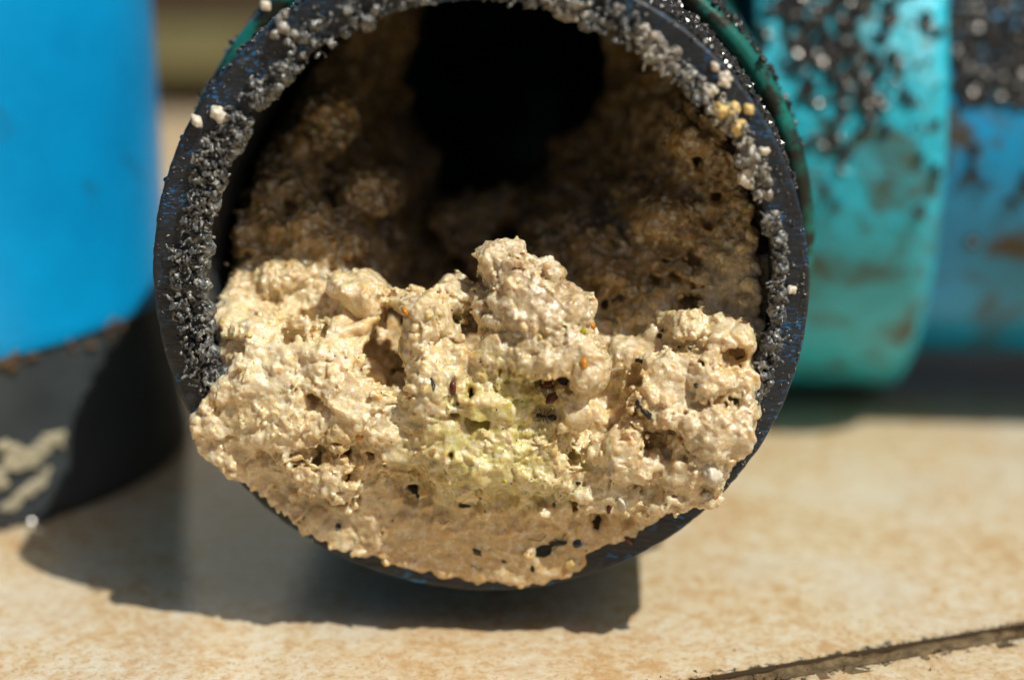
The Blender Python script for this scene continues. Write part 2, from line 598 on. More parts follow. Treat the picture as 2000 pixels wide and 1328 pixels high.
def board(z0, z1, y0, depth, mat, width=1500, cx=0):
    bm = bmesh.new()
    bmesh.ops.create_cube(bm, size=1.0, matrix=Matrix.Translation((cx, y0 + depth / 2, (z0 + z1) / 2)) @ Matrix.Diagonal((width, depth, z1 - z0, 1)))
    bmesh.ops.bevel(bm, geom=[e for e in bm.edges], offset=2.0, segments=2, profile=0.5, affect='EDGES')
    v = np.array([p.co for p in bm.verts])
    f = [tuple(q.index for q in p.verts) for p in bm.faces]
    bm.free()
    return mesh_obj('board', v, f, mat, edging, False)


board(-9, 17, 22, 50, M_BOARD_A)
board(18, 41, 0, 80, M_BOARD_B)
board(42, 110, 10, 60, M_BOARD_A)
M_REFLECTOR = mat_plain('reflector_white', (0.84, 0.82, 0.76), 0.8, 0.1, 0.02, 0.8)
panel = board(111, 620, 14, 50, M_REFLECTOR, 760, -190)  # unseen panel, added to give the shaded tile a pale reflection and warm fill
panel.name = 'added_reflector_panel'

# ------------------------------------------------------------------ the cut pipe
RO, RI, IX = 55.0, 48.2, 1.1           # outer, inner radius, offset of the bore
pipe = empty('cut_pipe', (0, 0, ZC), YAW)
tag(pipe, 'sawn off end of a black plastic pipe packed with pale grease', 'pipe')
na, nr = 720, 22
th = np.linspace(0, 2 * np.pi, na, endpoint=False)
rows = []
for k in range(nr):                    # sawn face from bore to outside
    s = k / (nr - 1)
    ri = np.stack([RI * np.cos(th) + IX, RI * np.sin(th)], -1)
    ro = np.stack([RO * np.cos(th), RO * np.sin(th)], -1)
    q = ri * (1 - s) + ro * s
    edge = 0.35 * (max(0, s - 0.93) / 0.07) ** 2 + 0.5 * (max(0, 0.06 - s) / 0.06) ** 2
    p = np.stack([q[:, 0], np.full(na, edge), q[:, 1]], -1).astype(np.float32)
    w = p * np.array([0.25, 1, 1], np.float32)
    p[:, 1] += 0.10 * perlin(w, 0.9) + 0.18 * perlin(w, 3.0, 2) + 0.15 * perlin(p, 12, 4)
    if s > 0.9:
        nick = 0.35 * np.maximum(0, perlin(p, 2.2, 6)) * (s - 0.9) / 0.1
        p[:, 0] -= nick * np.cos(th) * 1.0
        p[:, 2] -= nick * np.sin(th) * 1.0
    rows.append(p)
outer = [np.stack([RO * np.cos(th), np.full(na, y), RO * np.sin(th)], -1) for y in (0.9, 3, 12, 40, 100, 150)]
inner = [np.stack([RI * np.cos(th) + IX, np.full(na, y), RI * np.sin(th)], -1) for y in (150, 100, 60, 30, 12, 4, 1.2)]
allr = np.stack(inner + rows + outer, 0)
mesh_obj('pipe_wall', allr.reshape(-1, 3), grid_faces(allr.shape[0], na, False, True)[:, ::-1], M_CUT, pipe)

# ------------------------------------------------------------------ turquoise elbow fitting behind it
YB = 152.0
elbow = empty('elbow_fitting', (0, 0, ZC), YAW)
tag(elbow, 'turquoise plastic elbow fitting with dark stains holding the cut pipe', 'pipe fitting')
v, f = lathe([(60, 55.6), (31, 55.4), (30, 56.0), (29.6, 57.6), (30.4, 58.9), (33, 59.3), (70, 59.3), (72, 58.4), (YB, 58.4), (YB + 30, 54), (YB + 48, 38), (YB + 57, 16), (YB + 58.5, 0.1)], 144)
mesh_obj('socket', v, f[:, ::-1], M_COLLAR, elbow)
v, f = lathe([(52, 62.5), (52.5, 63.0), (53, 63.4), (54, 63.7), (82, 63.9), (84, 64.0), (88, 64.0), (91.5, 63.2), (93, 61.0), (93.2, 57.0), (92, 55.6), (70, 55.3)], 160, 'x')
v[:, 1] += YB
mesh_obj('branch_socket', v, f, M_TEAL, elbow)
# raised mould line along the front of the branch socket
sx = np.linspace(55, 90, 40)
sec = [(-0.6, 63.5), (-0.3, 63.9), (0.3, 63.9), (0.6, 63.5)]
v = np.array([[x, YB - r, z + 2.0 + 0.15 * math.sin(x * 0.9)] for x in sx for z, r in sec])
mesh_obj('mould_line', v, grid_faces(40, 4), M_TEAL, elbow)

branch = empty('branch_pipe', to_world((93, YB, 0)), YAW)
tag(branch, 'dirty blue pipe running right out of the turquoise elbow, black grime on top', 'pipe')
v, f = lathe([(-20, 54.9)] + [(x, 55.0) for x in np.linspace(-5, 330, 20)] + [(330, 49.0), (200, 49.0)], 144, 'x')
mesh_obj('pipe_wall', v, f, M_BLUE_D, branch)

# ------------------------------------------------------------------ standing blue pipe on the left
stand = empty('standing_pipe', (-127, 96, 0))
tag(stand, 'bright blue pipe standing upright left of the cut pipe, its foot dark grey', 'pipe')
v, f = lathe([(36.5, 53.0), (35.6, 53.6), (35.8, 54.4), (36.6, 54.7)] + [(z, 54.6 + 0.0 * z) for z in np.linspace(40, 260, 30)] + [(260, 48.5), (180, 48.5)], 160, 'z')
w = v.astype(np.float32)
v[:, 2] += np.where(v[:, 2] < 38, 1.1 * perlin(w, 18) + 0.4 * perlin(w, 5, 3), 0)
mesh_obj('blue_sleeve', v, f[:, ::-1], M_BLUE, stand)
v, f = lathe([(60, 53.2), (36, 53.9), (28, 54.4), (14, 55.6), (3, 57.0), (0.8, 57.2), (0.0, 56.6), (0, 49), (60, 48.6)], 160, 'z')
mesh_obj('dark_foot', v, f, M_FOOT, stand)
dirt = []
for k in range(420):
    a = random.uniform(-135, -52) if k < 330 else random.uniform(-150, -20)
    z = 34.6 + random.gauss(0, 1.0)
    if a > -60:
        z += 0.6
    r = random.choice([0.4, 0.6, 0.9, 1.3])
    cv, cf = crumb(1, r, (1, 1, 0.7))
    a = math.radians(a)
    dirt.append((cv + np.array([54.2 * math.cos(a), 54.2 * math.sin(a), z]), cf))
tag(mesh_obj('dirt', *join(dirt), M_DIRT, stand), kind='stuff')
# pale smear of dried mortar on the dark foot: a thin patch that follows the wall
for (a0, z0, a1, z1, wid, name) in ((-80, 8.0, -43.5, 18.0, 4.6, 'mortar_smear'), (-61, 3.5, -48.0, 9.5, 2.2, 'mortar_smear')):
    nu, nv_ = 110, 40
    uu, vv = np.meshgrid(np.linspace(0, 1, nu), np.linspace(-1, 1, nv_), indexing='ij')
    ang = np.radians(a0 + (a1 - a0) * uu)
    zz = z0 + (z1 - z0) * uu + vv * wid
    rr = np.interp(zz, [0.8, 3, 14, 28, 36], [57.2, 57.0, 55.6, 54.4, 53.9])
    pp = np.stack([ang * 55, zz, zz * 0], -1).reshape(-1, 3).astype(np.float32)
    shape = np.clip(0.75 - 1.1 * np.abs(vv) ** 1.4 - np.abs(2 * uu - 1) ** 4 * 1.0, -1, 1).ravel() + 1.7 * perlin(pp, 4.0) + 1.0 * perlin(pp, 1.8, 4)
    hgt = (np.clip(shape * 2.2, -0.6, 0.9) + 0.12 * perlin(pp, 0.9, 2)).reshape(nu, nv_)
    rad = rr + hgt
    vtx = np.stack([rad * np.cos(ang), rad * np.sin(ang), np.maximum(zz, 0.3)], -1).reshape(-1, 3)
    mesh_obj(name, vtx, grid_faces(nu, nv_), M_SMEAR, stand)
drops = []
for k in range(34):
    q = math.radians(random.uniform(-68, -50))
    cv, cf = crumb(1, random.choice([0.5, 0.9, 1.5]), (1, 1, 0.8), 0.2)
    drops.append((cv + np.array([57.4 * math.cos(q), 57.4 * math.sin(q), random.uniform(0.2, 1.8)]), cf))
tag(mesh_obj('wet_crumbs', *join(drops), M_GRIME, stand, False), kind='stuff')

# ------------------------------------------------------------------ the grease plug
CTRL = [  # photo position, depth behind the cut (mm)
    (950, 1135, -1.0), (800, 1085, -1.6), (1100, 1115, -1.0), (650, 1025, -2.4), (1000, 1060, -1.8), (1150, 1060, -1.0),
    (1240, 1030, 0.3), (560, 965, -3), (470, 890, -4), (400, 835, -3.5), (370, 850, -3), (900, 1070, -1.6), (750, 1040, -2.2),
    (700, 950, -4), (850, 1000, -2.6), (1000, 1000, -3.0), (1120, 980, -2.5), (1200, 1000, -1.5), (1290, 965, -3.2), (1380, 930, -2.5), (1430, 880, -2),
    (950, 900, -6), (870, 880, -5), (1050, 900, -5), (800, 900, -2), (760, 940, -1.2), (650, 880, -4), (720, 800, -3), (600, 800, -3), (500, 780, -2), (430, 740, 0),
    (1180, 900, -2.5), (1250, 850, -2), (1350, 850, -3.5), (1440, 800, -2.5), (1480, 760, -1),
    (440, 660, 3), (520, 660, 5), (620, 660, 6), (700, 650, 7), (730, 720, 2), (770, 760, 6), (770, 650, 16), (500, 580, 9), (600, 590, 11), (680, 560, 12), (740, 570, 14), (440, 600, 8),
    (440, 520, 14), (520, 500, 19), (620, 470, 25), (720, 450, 28), (780, 420, 33), (800, 520, 36), (450, 470, 30), (455, 400, 62), (468, 330, 78), (495, 250, 84), (535, 165, 90), (600, 90, 95), (500, 440, 21), (525, 380, 24), (560, 320, 28), (700, 370, 36),
    (575, 240, 36), (640, 165, 52), (700, 110, 66), (780, 120, 82), (760, 280, 60), (820, 200, 100), (850, 330, 82), (890, 220, 108), (880, 100, 90),
    (980, 200, 130), (960, 365, 118), (1025, 360, 112), (890, 365, 108), (1060, 250, 118), (1100, 130, 118), (900, 300, 115), (960, 60, 120), (860, 425, 54), (950, 415, 57), (1025, 408, 56), (850, 500, 36), (920, 480, 42), (1030, 480, 40), (900, 540, 27), (800, 560, 30),
    (1480, 600, 5), (1450, 560, 9), (1480, 520, 10), (1480, 400, 14), (1400, 550, 13), (1300, 590, 12), (1220, 620, 16), (1180, 560, 20), (1100, 480, 30), (1120, 400, 38), (1250, 480, 24),
    (1350, 450, 18), (1250, 350, 32), (1380, 330, 23), (1450, 300, 18), (1150, 250, 60), (1280, 220, 38), (1370, 200, 28), (1180, 120, 72), (1250, 120, 56), (1095, 320, 58), (1130, 190, 72), (1200, 60, 90),
    (1300, 650, 5), (1380, 660, 3), (1450, 670, 2), (1250, 720, 5), (1330, 730, 0), (1430, 740, -1), (1200, 680, 13), (1210, 760, 6), (1200, 830, 2), (1290, 780, -1),
    (1050, 650, 5), (1000, 750, 1), (1100, 750, 0), (1160, 700, 8), (900, 700, 5), (830, 650, 6), (860, 780, -1), (930, 650, 12), (930, 560, 22), (1050, 550, 14), (1050, 500, 26), (900, 600, 17),
]
BLOBS = [  # photo position, depth, radii (mm) across, deep, high
    (985, 505, 4, 3.4, 4, 2.4), (1025, 525, 3, 4.2, 5, 2.6), (965, 520, 5, 2.4, 3, 2.2), (1085, 560, 2, 2.8, 4, 3.0), (1035, 570, 2, 5.5, 6, 4.0), (1050, 610, 0, 7.5, 7, 5), (955, 600, 3, 2.8, 4, 2.0), (985, 610, 2, 4, 5, 2.6),
    (1120, 620, 1, 3.5, 5, 5), (1070, 680, -3, 6.5, 6, 4.5), (1000, 690, -2, 5.5, 5, 2.6), (955, 695, -1, 2.6, 3.5, 1.8), (1130, 690, -2, 4.2, 5, 4.5), (1155, 725, -5, 3.2, 4, 4), (1110, 795, -5, 3.2, 3.6, 3.6), (1055, 710, -6, 3.6, 3, 2.2), (1120, 825, -5.5, 2.0, 2, 2.4),
    (842, 615, 0, 3.6, 4.5, 3.2), (830, 680, -1.5, 3.8, 5, 5), (850, 745, -4, 4.2, 4.5, 5), (885, 565, 7, 3.4, 4.5, 2.4), (905, 600, 9, 2.4, 4, 3.0), (800, 590, 6, 2.6, 4, 2.0), (840, 820, -4, 5, 4.5, 6), (890, 700, -2, 2, 3, 3.2),
    (520, 765, -1.5, 10, 4, 4.5), (640, 820, -2.2, 8, 4, 5), (760, 830, -2, 4, 4, 6), (1330, 800, -2, 8, 4, 5), (1000, 805, -3.4, 7, 4, 5.5), (945, 790, -3, 5.5, 4.5, 5), (920, 890, -5, 8.5, 4.5, 6.5), (1030, 905, -4, 8, 4, 6), (960, 740, -2, 3.5, 3.5, 3),
    (690, 560, 9.5, 4.6, 5, 3.0), (730, 600, 8, 3.2, 4.5, 3.6), (640, 715, -0.5, 6.5, 5, 5), (710, 800, -3, 5, 4.5, 5), (540, 715, 0, 6.5, 4.5, 5), (500, 640, 4, 4.4, 4.5, 2.4), (560, 840, -4, 7, 3.5, 4.5), (590, 650, 6, 3, 4, 2), (450, 610, 8, 3, 4, 2), (660, 640, 5, 4, 4, 2),
    (395, 835, -3.0, 3.4, 2.0, 2.2), (430, 690, 3, 2.4, 3, 2), (640, 930, -4.5, 7, 3, 4), (760, 860, -3, 3, 3, 4),
    (1425, 660, 1, 5.0, 4.5, 2.8), (1335, 640, 4, 2.4, 4, 2.8), (1305, 720, -0.5, 3.6, 4, 2.4), (1405, 740, -3, 4.2, 3.6, 3.4), (1285, 785, -3, 4.2, 4.5, 3.2), (1410, 850, -5, 6, 3.6, 5), (1225, 890, -4, 5.5, 4, 5.5), (1325, 925, -4, 5, 3.6, 4), (1460, 790, -3, 2.4, 2.4, 4), (1245, 690, 7, 3, 4, 2),
    (1210, 720, 8, 2, 4, 4), (1355, 980, -3.6, 3, 2, 1.8), (1210, 985, -4, 2.4, 2, 1.8), (1170, 960, -3.5, 4, 2.6, 2.6), (1290, 985, -3.6, 3, 2, 1.4), (1390, 930, -6.2, 1.8, 1.7, 1.5),
    (720, 380, 32, 6, 7, 5), (600, 440, 24, 5, 6, 4), (660, 480, 22, 5, 6, 3), (560, 540, 15, 5, 5, 2.5), (650, 230, 38, 5, 8, 6), (1150, 470, 28, 3, 5, 3), (1170, 520, 24, 3.5, 5, 4), (1130, 440, 34, 3, 5, 3), (1200, 560, 20, 3, 5, 3), (1300, 430, 24, 6, 7, 5), (1350, 260, 30, 5, 8, 6), (980, 395, 58, 4, 6, 3), (880, 430, 52, 4, 6, 3),
]
PITS = [
    (925, 640, 4, 2.0, 9, 3.6), (920, 700, 2, 1.2, 6, 2.4), (770, 690, 2, 0.9, 8, 6.5), (768, 600, 14, 1.2, 8, 5), (1207, 770, -1, 1.7, 7, 4.5), (1250, 735, 0, 2.2, 5, 1.6), (1085, 752, -8, 3.2, 4, 2.0), (1065, 815, -8, 2.4, 4, 1.8), (1305, 848, -6, 1.7, 4, 0.9),
    (1262, 870, -5, 1.0, 4, 1.8), (878, 898, -10, 1.0, 3, 1.2), (930, 828, -8, 1.6, 4, 1.1), (625, 893, -8, 4.0, 3.5, 0.6), (655, 872, -8, 2.2, 3.5, 0.8), (608, 785, -6, 1.3, 4, 1.2), (578, 662, 2, 2.6, 3.5, 1.3), (530, 596, 6, 1.6, 5, 1.2), (625, 655, 2, 1.6, 4, 1.0),
    (1170, 1022, -3, 2.0, 4, 1.8), (1225, 1028, -3, 1.6, 3, 1.2), (1440, 700, -2, 2.4, 4, 1.6), (1370, 700, -1, 1.2, 4, 1.2), (1240, 800, -4, 0.9, 4, 1.6), (700, 930, -6, 3, 3, 1.6), (810, 950, -7, 1.8, 4, 2.4), (920, 770, -6, 0.9, 3, 1.6), (1100, 560, -2, 1.2, 4, 1.4),
    (1280, 555, 14, 1.6, 5, 1.2), (1320, 545, 13, 1.6, 5, 1.0), (1345, 595, 10, 2.6, 5, 1.6), (1210, 590, 14, 2.0, 5, 2.4), (1400, 380, 22, 1.2, 4, 1.0), (1360, 310, 26, 1.2, 5, 1.0), (1480, 440, 12, 1.4, 5, 2.2), (560, 410, 22, 2.4, 5, 1.6), (760, 420, 34, 2.0, 6, 1.2), (450, 640, 6, 1.0, 3, 0.8),
]
VOX = 0.32
x0, x1, y0, y1, z0, z1 = -58.0, 52.0, -15.0, 92.0, -58.0, 46.0
gxs = np.arange(x0, x1, VOX, dtype=np.float32)
gys = np.arange(y0, y1, VOX, dtype=np.float32)
gzs = np.arange(z0, z1, VOX, dtype=np.float32)
# depth sheet from the control points: local weighted average in x, z
cp = np.array([np.append(at(a, b, d)[[0, 2]], d) for a, b, d in CTRL])
XX, ZZ = np.meshgrid(gxs, gzs, indexing='ij')
cx2 = np.arange(x0, x1 + 1, 1.0)
cz2 = np.arange(z0, z1 + 1, 1.0)
QX, QZ = np.meshgrid(cx2, cz2, indexing='ij')
dd2 = (QX[..., None] - cp[:, 0]) ** 2 + (QZ[..., None] - cp[:, 1]) ** 2
near = np.sort(dd2, -1)[..., 3:4]
wgt = np.exp(-dd2 / (0.45 * near + 4.0)) + 1e-12
DQ = (wgt * cp[:, 2]).sum(-1) / wgt.sum(-1)


def sheet(x, z):
    fx = np.clip((np.asarray(x) - x0), 0, len(cx2) - 1.001)
    fz = np.clip((np.asarray(z) - z0), 0, len(cz2) - 1.001)
    i, j = fx.astype(int), fz.astype(int)
    a, b = fx - i, fz - j
    return (DQ[i, j] * (1 - a) * (1 - b) + DQ[i + 1, j] * a * (1 - b) + DQ[i, j + 1] * (1 - a) * b + DQ[i + 1, j + 1] * a * b)


D2 = sheet(XX, ZZ).astype(np.float32)
g0, g1 = np.gradient(D2, VOX)
inv = 1.0 / np.sqrt(1 + g0 ** 2 + g1 ** 2)
inv = np.maximum(inv, 0.12)
F = (D2[:, None, :] - gys[None, :, None]) * inv[:, None, :]
F = np.clip(F, -6, 6).astype(np.float32)


def add_ellipsoid(cx, cyy, cz, rx, ry, rz, k, cut=False):
    m = k * 1.2 + 3.0
    i0, i1 = np.searchsorted(gxs, [cx - rx - m, cx + rx + m])
    j0, j1 = np.searchsorted(gys, [cyy - ry - m, cyy + ry + m])
    k0, k1 = np.searchsorted(gzs, [cz - rz - m, cz + rz + m])
    if i1 <= i0 or j1 <= j0 or k1 <= k0:
        return
    X_ = (gxs[i0:i1] - cx)[:, None, None]
    Y_ = (gys[j0:j1] - cyy)[None, :, None]
    Z_ = (gzs[k0:k1] - cz)[None, None, :]
    e = np.sqrt((X_ / rx) ** 2 + (Y_ / ry) ** 2 + (Z_ / rz) ** 2)
    g = np.sqrt((X_ / rx ** 2) ** 2 + (Y_ / ry ** 2) ** 2 + (Z_ / rz ** 2) ** 2)
    d = e * (e - 1) / np.maximum(g, 1e-3)
    sub = F[i0:i1, j0:j1, k0:k1]
    F[i0:i1, j0:j1, k0:k1] = smax(sub, -d, k) if cut else smin(sub, d, k)


for (a, b, d, rx, ry, rz) in BLOBS:
    c = at(a, b, d)
    add_ellipsoid(*c, rx, ry, rz, 3.4)
for (a, b, d, rx, ry, rz) in PITS:
    c = at(a, b, d)
    add_ellipsoid(*c, rx, ry, rz, 0.7, True)
# the hollow runs on downward behind the crest at the back
for (a, b, d, rx, ry, rz) in ((962, 330, 96, 12.5, 33, 15), (1015, 190, 104, 16, 36, 24), (915, 130, 108, 17, 34, 24), (1085, 110, 94, 13, 38, 17)):
    c = at(a, b, d)
    add_ellipsoid(*c, rx, ry, rz, 2.0, True)
# crumbs and pores strewn over the surface
for k in range(520):
    x, z = random.uniform(-50, 48), random.uniform(-50, 12)
    if x * x + z * z > 48 ** 2 or (z < -40 and random.random() < 0.8):
        continue
    y = float(sheet(x, z))
    if y > 40:
        continue
    r = random.choice([0.6, 0.8, 1.0, 1.3, 1.8])
    add_ellipsoid(x, y - random.uniform(-0.5, 0.5), z, r * random.uniform(0.8, 1.5), r, r * random.uniform(0.7, 1.2), 0.5)
for k in range(80):
    x, z = random.uniform(-48, 46), random.uniform(-40, 12)
    if x * x + z * z > 46 ** 2:
        continue
    y = float(sheet(x, z))
    if y > 40:
        continue
    r = random.choice([0.45, 0.6, 0.8, 1.1])
    add_ellipsoid(x, y, z, r * random.uniform(0.8, 1.6), r * 3.0, r * random.uniform(0.7, 1.1), 0.4, True)

# fine shape: only near the surface
band = np.nonzero(np.abs(F) < 3.6)
P = np.stack([gxs[band[0]], gys[band[1]], gzs[band[2]]], -1)
fv = F[band]
rp = np.hypot(P[:, 0], P[:, 2])
rough = 1 - 0.6 * smooth01(-P[:, 2], 35, 43) * smooth01(P[:, 0], -22, -12) * (1 - smooth01(P[:, 0], 24, 30))
warp = np.stack([perlin(P, 5.0, 11), perlin(P, 5.0, 12), perlin(P, 5.0, 13)], -1) * np.float32(1.1)
warp += np.stack([perlin(P, 1.8, 14), perlin(P, 1.8, 15), perlin(P, 1.8, 16)], -1) * np.float32(0.2)
Q = P + warp
w1 = worley(Q, 4.6, 1)
w2 = worley(Q, 2.0, 2)
w3 = worley(Q, 0.95, 3)
n1 = perlin(Q, 6.5, 1)
n2 = perlin(Q, 3.0, 2)
n3 = perlin(P, 1.1, 3)
rid = np.abs(perlin(Q, 4.2, 6))
rid2 = np.abs(perlin(Q, 8.0, 7))
past = smooth01(perlin(P, 8.0, 8) + 0.35 * perlin(P, 3.5, 9), 0.0, 0.5)      # 1 where the grease is creamy, 0 where it is crumbly
past = np.maximum(past, 0)
amp3 = 1.05 - 0.85 * past
disp = 1.1 * n1 + 0.85 * (0.5 - w1) * (1 - 0.45 * past) + 0.95 * n2 + 1.0 * (0.5 - w2) * amp3 + (0.30 * n3 + 0.6 * (0.5 - w3)) * amp3 + np.minimum(rid - 0.08, 0) * 5.0 * amp3 + np.minimum(rid2 - 0.06, 0) * 9.0
fv = fv - rough * disp - (1 - rough) * (0.3 * n1 + 0.2 * n2 + 0.08 * n3 + 0.3 * perlin(P * np.array([0.22, 1, 1], np.float32), 1.6, 17))
# keep inside the bore behind the cut; in front of it, inside the smeared outline
LIM = [(372, 822), (385, 860), (440, 908), (500, 960), (570, 1010), (650, 1062), (740, 1092), (830, 1118), (920, 1138), (1000, 1144), (1090, 1136), (1135, 1118), (1150, 1082), (1240, 1052), (1290, 1008), (1330, 990), (1392, 975), (1420, 945), (1440, 900), (1462, 850), (1478, 780), (1490, 700), (1496, 640)]
la = []
for a, b in LIM:
    q = at(a, b, -1.0)
    la.append((math.degrees(math.atan2(q[2], q[0])) % 360, math.hypot(q[0], q[2])))
la = [(0, 47.5)] + [(175, 46.0), (190, 46.5), (200, 47.2)] + sorted(la) + [(360, 47.5)]
la.sort()
ang = np.degrees(np.arctan2(P[:, 2], P[:, 0])) % 360
rlim = np.interp(ang, [q[0] for q in la], [q[1] for q in la]) + 1.2 * n2 + 1.2 * (0.5 - w2)
rlim = np.minimum(rlim, 56.0).astype(np.float32)
rb = np.hypot(P[:, 0] - IX, P[:, 2])
fv = smax(fv, rp - rlim, 1.0)
clip = np.minimum(rb - (RI + 0.25), P[:, 1] - 0.25)
fv = np.maximum(fv, clip)
F[band] = fv
# what lies outside the band and outside the bore is not grease
far_ = np.abs(F) >= 3.6
rbx = np.hypot(XX - IX, ZZ)
F = np.where(far_ & (F < 0) & ((rbx > RI + 0.25)[:, None, :]) & (gys[None, :, None] > 0.25), np.float32(1.0), F)
pts, quads = vdb_mesh(F, 0.0, (x0, y0, z0), VOX)
del F, P, Q, w1, w2, w3, warp
# drop loose specks and everything the camera side can never see (deep inside against the wall)
def vert_normals(p, q):
    a = p[q]
    fn = np.cross(a[:, 2] - a[:, 0], a[:, 3] - a[:, 1])
    n = np.zeros_like(p)
    for k in range(3):
        n[:, k] = np.bincount(q.ravel(), np.repeat(fn[:, k], 4), len(p))
    return n / np.maximum(np.linalg.norm(n, axis=1, keepdims=True), 1e-9)


soft = (1 - 0.7 * smooth01(-pts[:, 2], 35, 43)) * (1.1 - 0.8 * smooth01(perlin(pts, 8.0, 8) + 0.35 * perlin(pts, 3.5, 9), 0.0, 0.5))
pts = (pts + vert_normals(pts, quads) * ((0.13 * perlin(pts, 0.8, 21) + 0.16 * (0.5 - worley(pts, 0.62, 23))) * soft)[:, None]).astype(np.float32)

# pigment per vertex, plus shade painted into the deep grease
px_ = pts
n_a = perlin(px_, 9.0, 31)
n_b = perlin(px_, 4.0, 32)
n_c = perlin(px_, 2.0, 33)


def near_px(a, b, d, r):
    c = at(a, b, d)
    q = (px_ - c.astype(np.float32)) * np.array([1, 0.5, 1], np.float32)
    return np.exp(-(q * q).sum(1) / (r * r))


cream = np.array([0.75, 0.635, 0.415])
white = np.array([0.87, 0.805, 0.61])
pinkg = np.array([0.50, 0.41, 0.27])
yell = np.array([0.70, 0.49, 0.16])
green = np.array([0.60, 0.56, 0.20])
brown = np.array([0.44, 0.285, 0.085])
tan = np.array([0.65, 0.49, 0.26])
col = np.tile(cream, (len(px_), 1))


def blend(w, c):
    global col
    w = np.clip(w, 0, 1)[:, None]
    col = col * (1 - w) + c * w


blend(smooth01(n_a + 0.5 * n_c, 0.15, 0.5) * 0.8, white)
blend(smooth01(n_b + 0.4 * n_a, 0.25, 0.6) * 0.5, pinkg)
blend(smooth01(n_b * 0.7 + n_c * 0.6, 0.35, 0.65) * 0.5, yell)
for a_, b_, d_, rx_, ry_, rz_ in PITS:
    blend(near_px(a_, b_, d_, 1.2 + 0.9 * max(rx_, rz_)) * 0.75, yell * (0.9 if d_ > -3 else 0.8))
blend(near_px(1040, 590, 0, 11) * 0.95 * smooth01(n_b, -0.7, 0.1), np.array([0.43, 0.335, 0.215]))
blend(near_px(1130, 690, 0, 6) * 0.5, pinkg)
blend(near_px(560, 700, 0, 8) * 0.5, white)
blend(near_px(1380, 840, -3, 14) * 0.75, np.array([0.58, 0.475, 0.31]))
blend(near_px(1200, 800, 0, 5) * 0.6, np.array([0.80, 0.62, 0.36]))
blend(near_px(600, 960, -4, 9) * 0.5, pinkg)
blend(near_px(960, 820, -6, 10) * 1.0 * smooth01(n_c + n_b, -0.6, 0.2), green)
blend(near_px(900, 920, -6, 9) * 0.6, green)
blend(near_px(1030, 930, -5, 8) * 0.6, green * 0.92)
blend(near_px(1010, 780, -5, 5) * 0.7, green * np.array([0.95, 0.95, 0.7]))
blend(near_px(740, 620, 8, 5) * 0.6, np.array([0.76, 0.55, 0.25]))
blend(smooth01(-px_[:, 2], 36, 44) * smooth01(px_[:, 0], -26, -10), tan)
blend(smooth01(px_[:, 1], 8, 18) * 0.85, brown)  # crust brown growing with depth, warm bounced light painted in
blend(smooth01(px_[:, 1], 14, 30) * smooth01(n_b + 0.5 * n_c, -0.25, 0.3) * 0.85, np.array([0.13, 0.095, 0.05]))  # patchy dark tone further in, the bore's shade painted into the colour

plug = empty('grease_plug', to_world((0, 0, -40)), YAW)
tag(plug, 'crumbly mass of pale cream grease bulging from the black pipe mouth', 'grease')
off = np.array([0, 0, 40.0], np.float32)        # parts are modelled about the rim centre
c4 = pts[quads].mean(1)
lab = np.where(c4[:, 0] < -13.5 + 1.5 * np.sin(c4[:, 2]), 0, np.where(c4[:, 0] > 22.5, 1, 2))
lab = np.where((c4[:, 2] < -33.5) & (c4[:, 0] > -24) & (c4[:, 0] < 26), 3, lab)
lab = np.where((lab == 2) & (c4[:, 0] < -3.5) & (c4[:, 2] > -28), 4, lab)
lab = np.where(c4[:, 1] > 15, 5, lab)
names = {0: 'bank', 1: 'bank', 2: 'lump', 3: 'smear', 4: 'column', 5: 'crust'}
labels = {2: 'tall lump with a greenish yellow underside', 3: 'smooth tan smear over the bottom of the rim', 5: 'brownish crust deep inside the pipe, with painted shade'}
for k in range(6):
    fsel = quads[lab == k]
    if not len(fsel):
        continue
    ids, invx = np.unique(fsel, return_inverse=True)
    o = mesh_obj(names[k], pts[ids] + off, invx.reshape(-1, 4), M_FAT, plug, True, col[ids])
    if k in labels:
        o['label'] = labels[k]
print('grease', len(pts), len(quads))

bvh = BVHTree.FromPolygons([Vector(p) for p in pts[:].tolist()], quads.tolist())
LC = Vector(to_local(CAM))


HIT = [True]


def on_plug(a, b):
    """where the line of sight through a photo position meets the grease: point, outward normal"""
    d = Vector(to_local(CAM + ray(a, b))) - LC
    hit = bvh.ray_cast(LC, d.normalized())
    HIT[0] = hit[0] is not None
    if hit[0] is None:
        q = at(a, b, 0)
        return np.array(q), np.array([0, -1.0, 0])
    n = np.array(hit[1])
    if np.dot(n, np.array(d)) > 0:
        n = -n
    return np.array(hit[0]), n


# bits held in the grease
def bit(name, a, b, r, stretch, mat, level=2, sink=0.62, rough=0.45, label=None):
    p, n = on_plug(a, b)
    v, f = crumb(level, r, stretch, rough)
    o = mesh_obj(name, v + (p + n * (0.35 - sink) * r) + off, f, mat, plug)
    if label:
        o['label'] = label
    return o


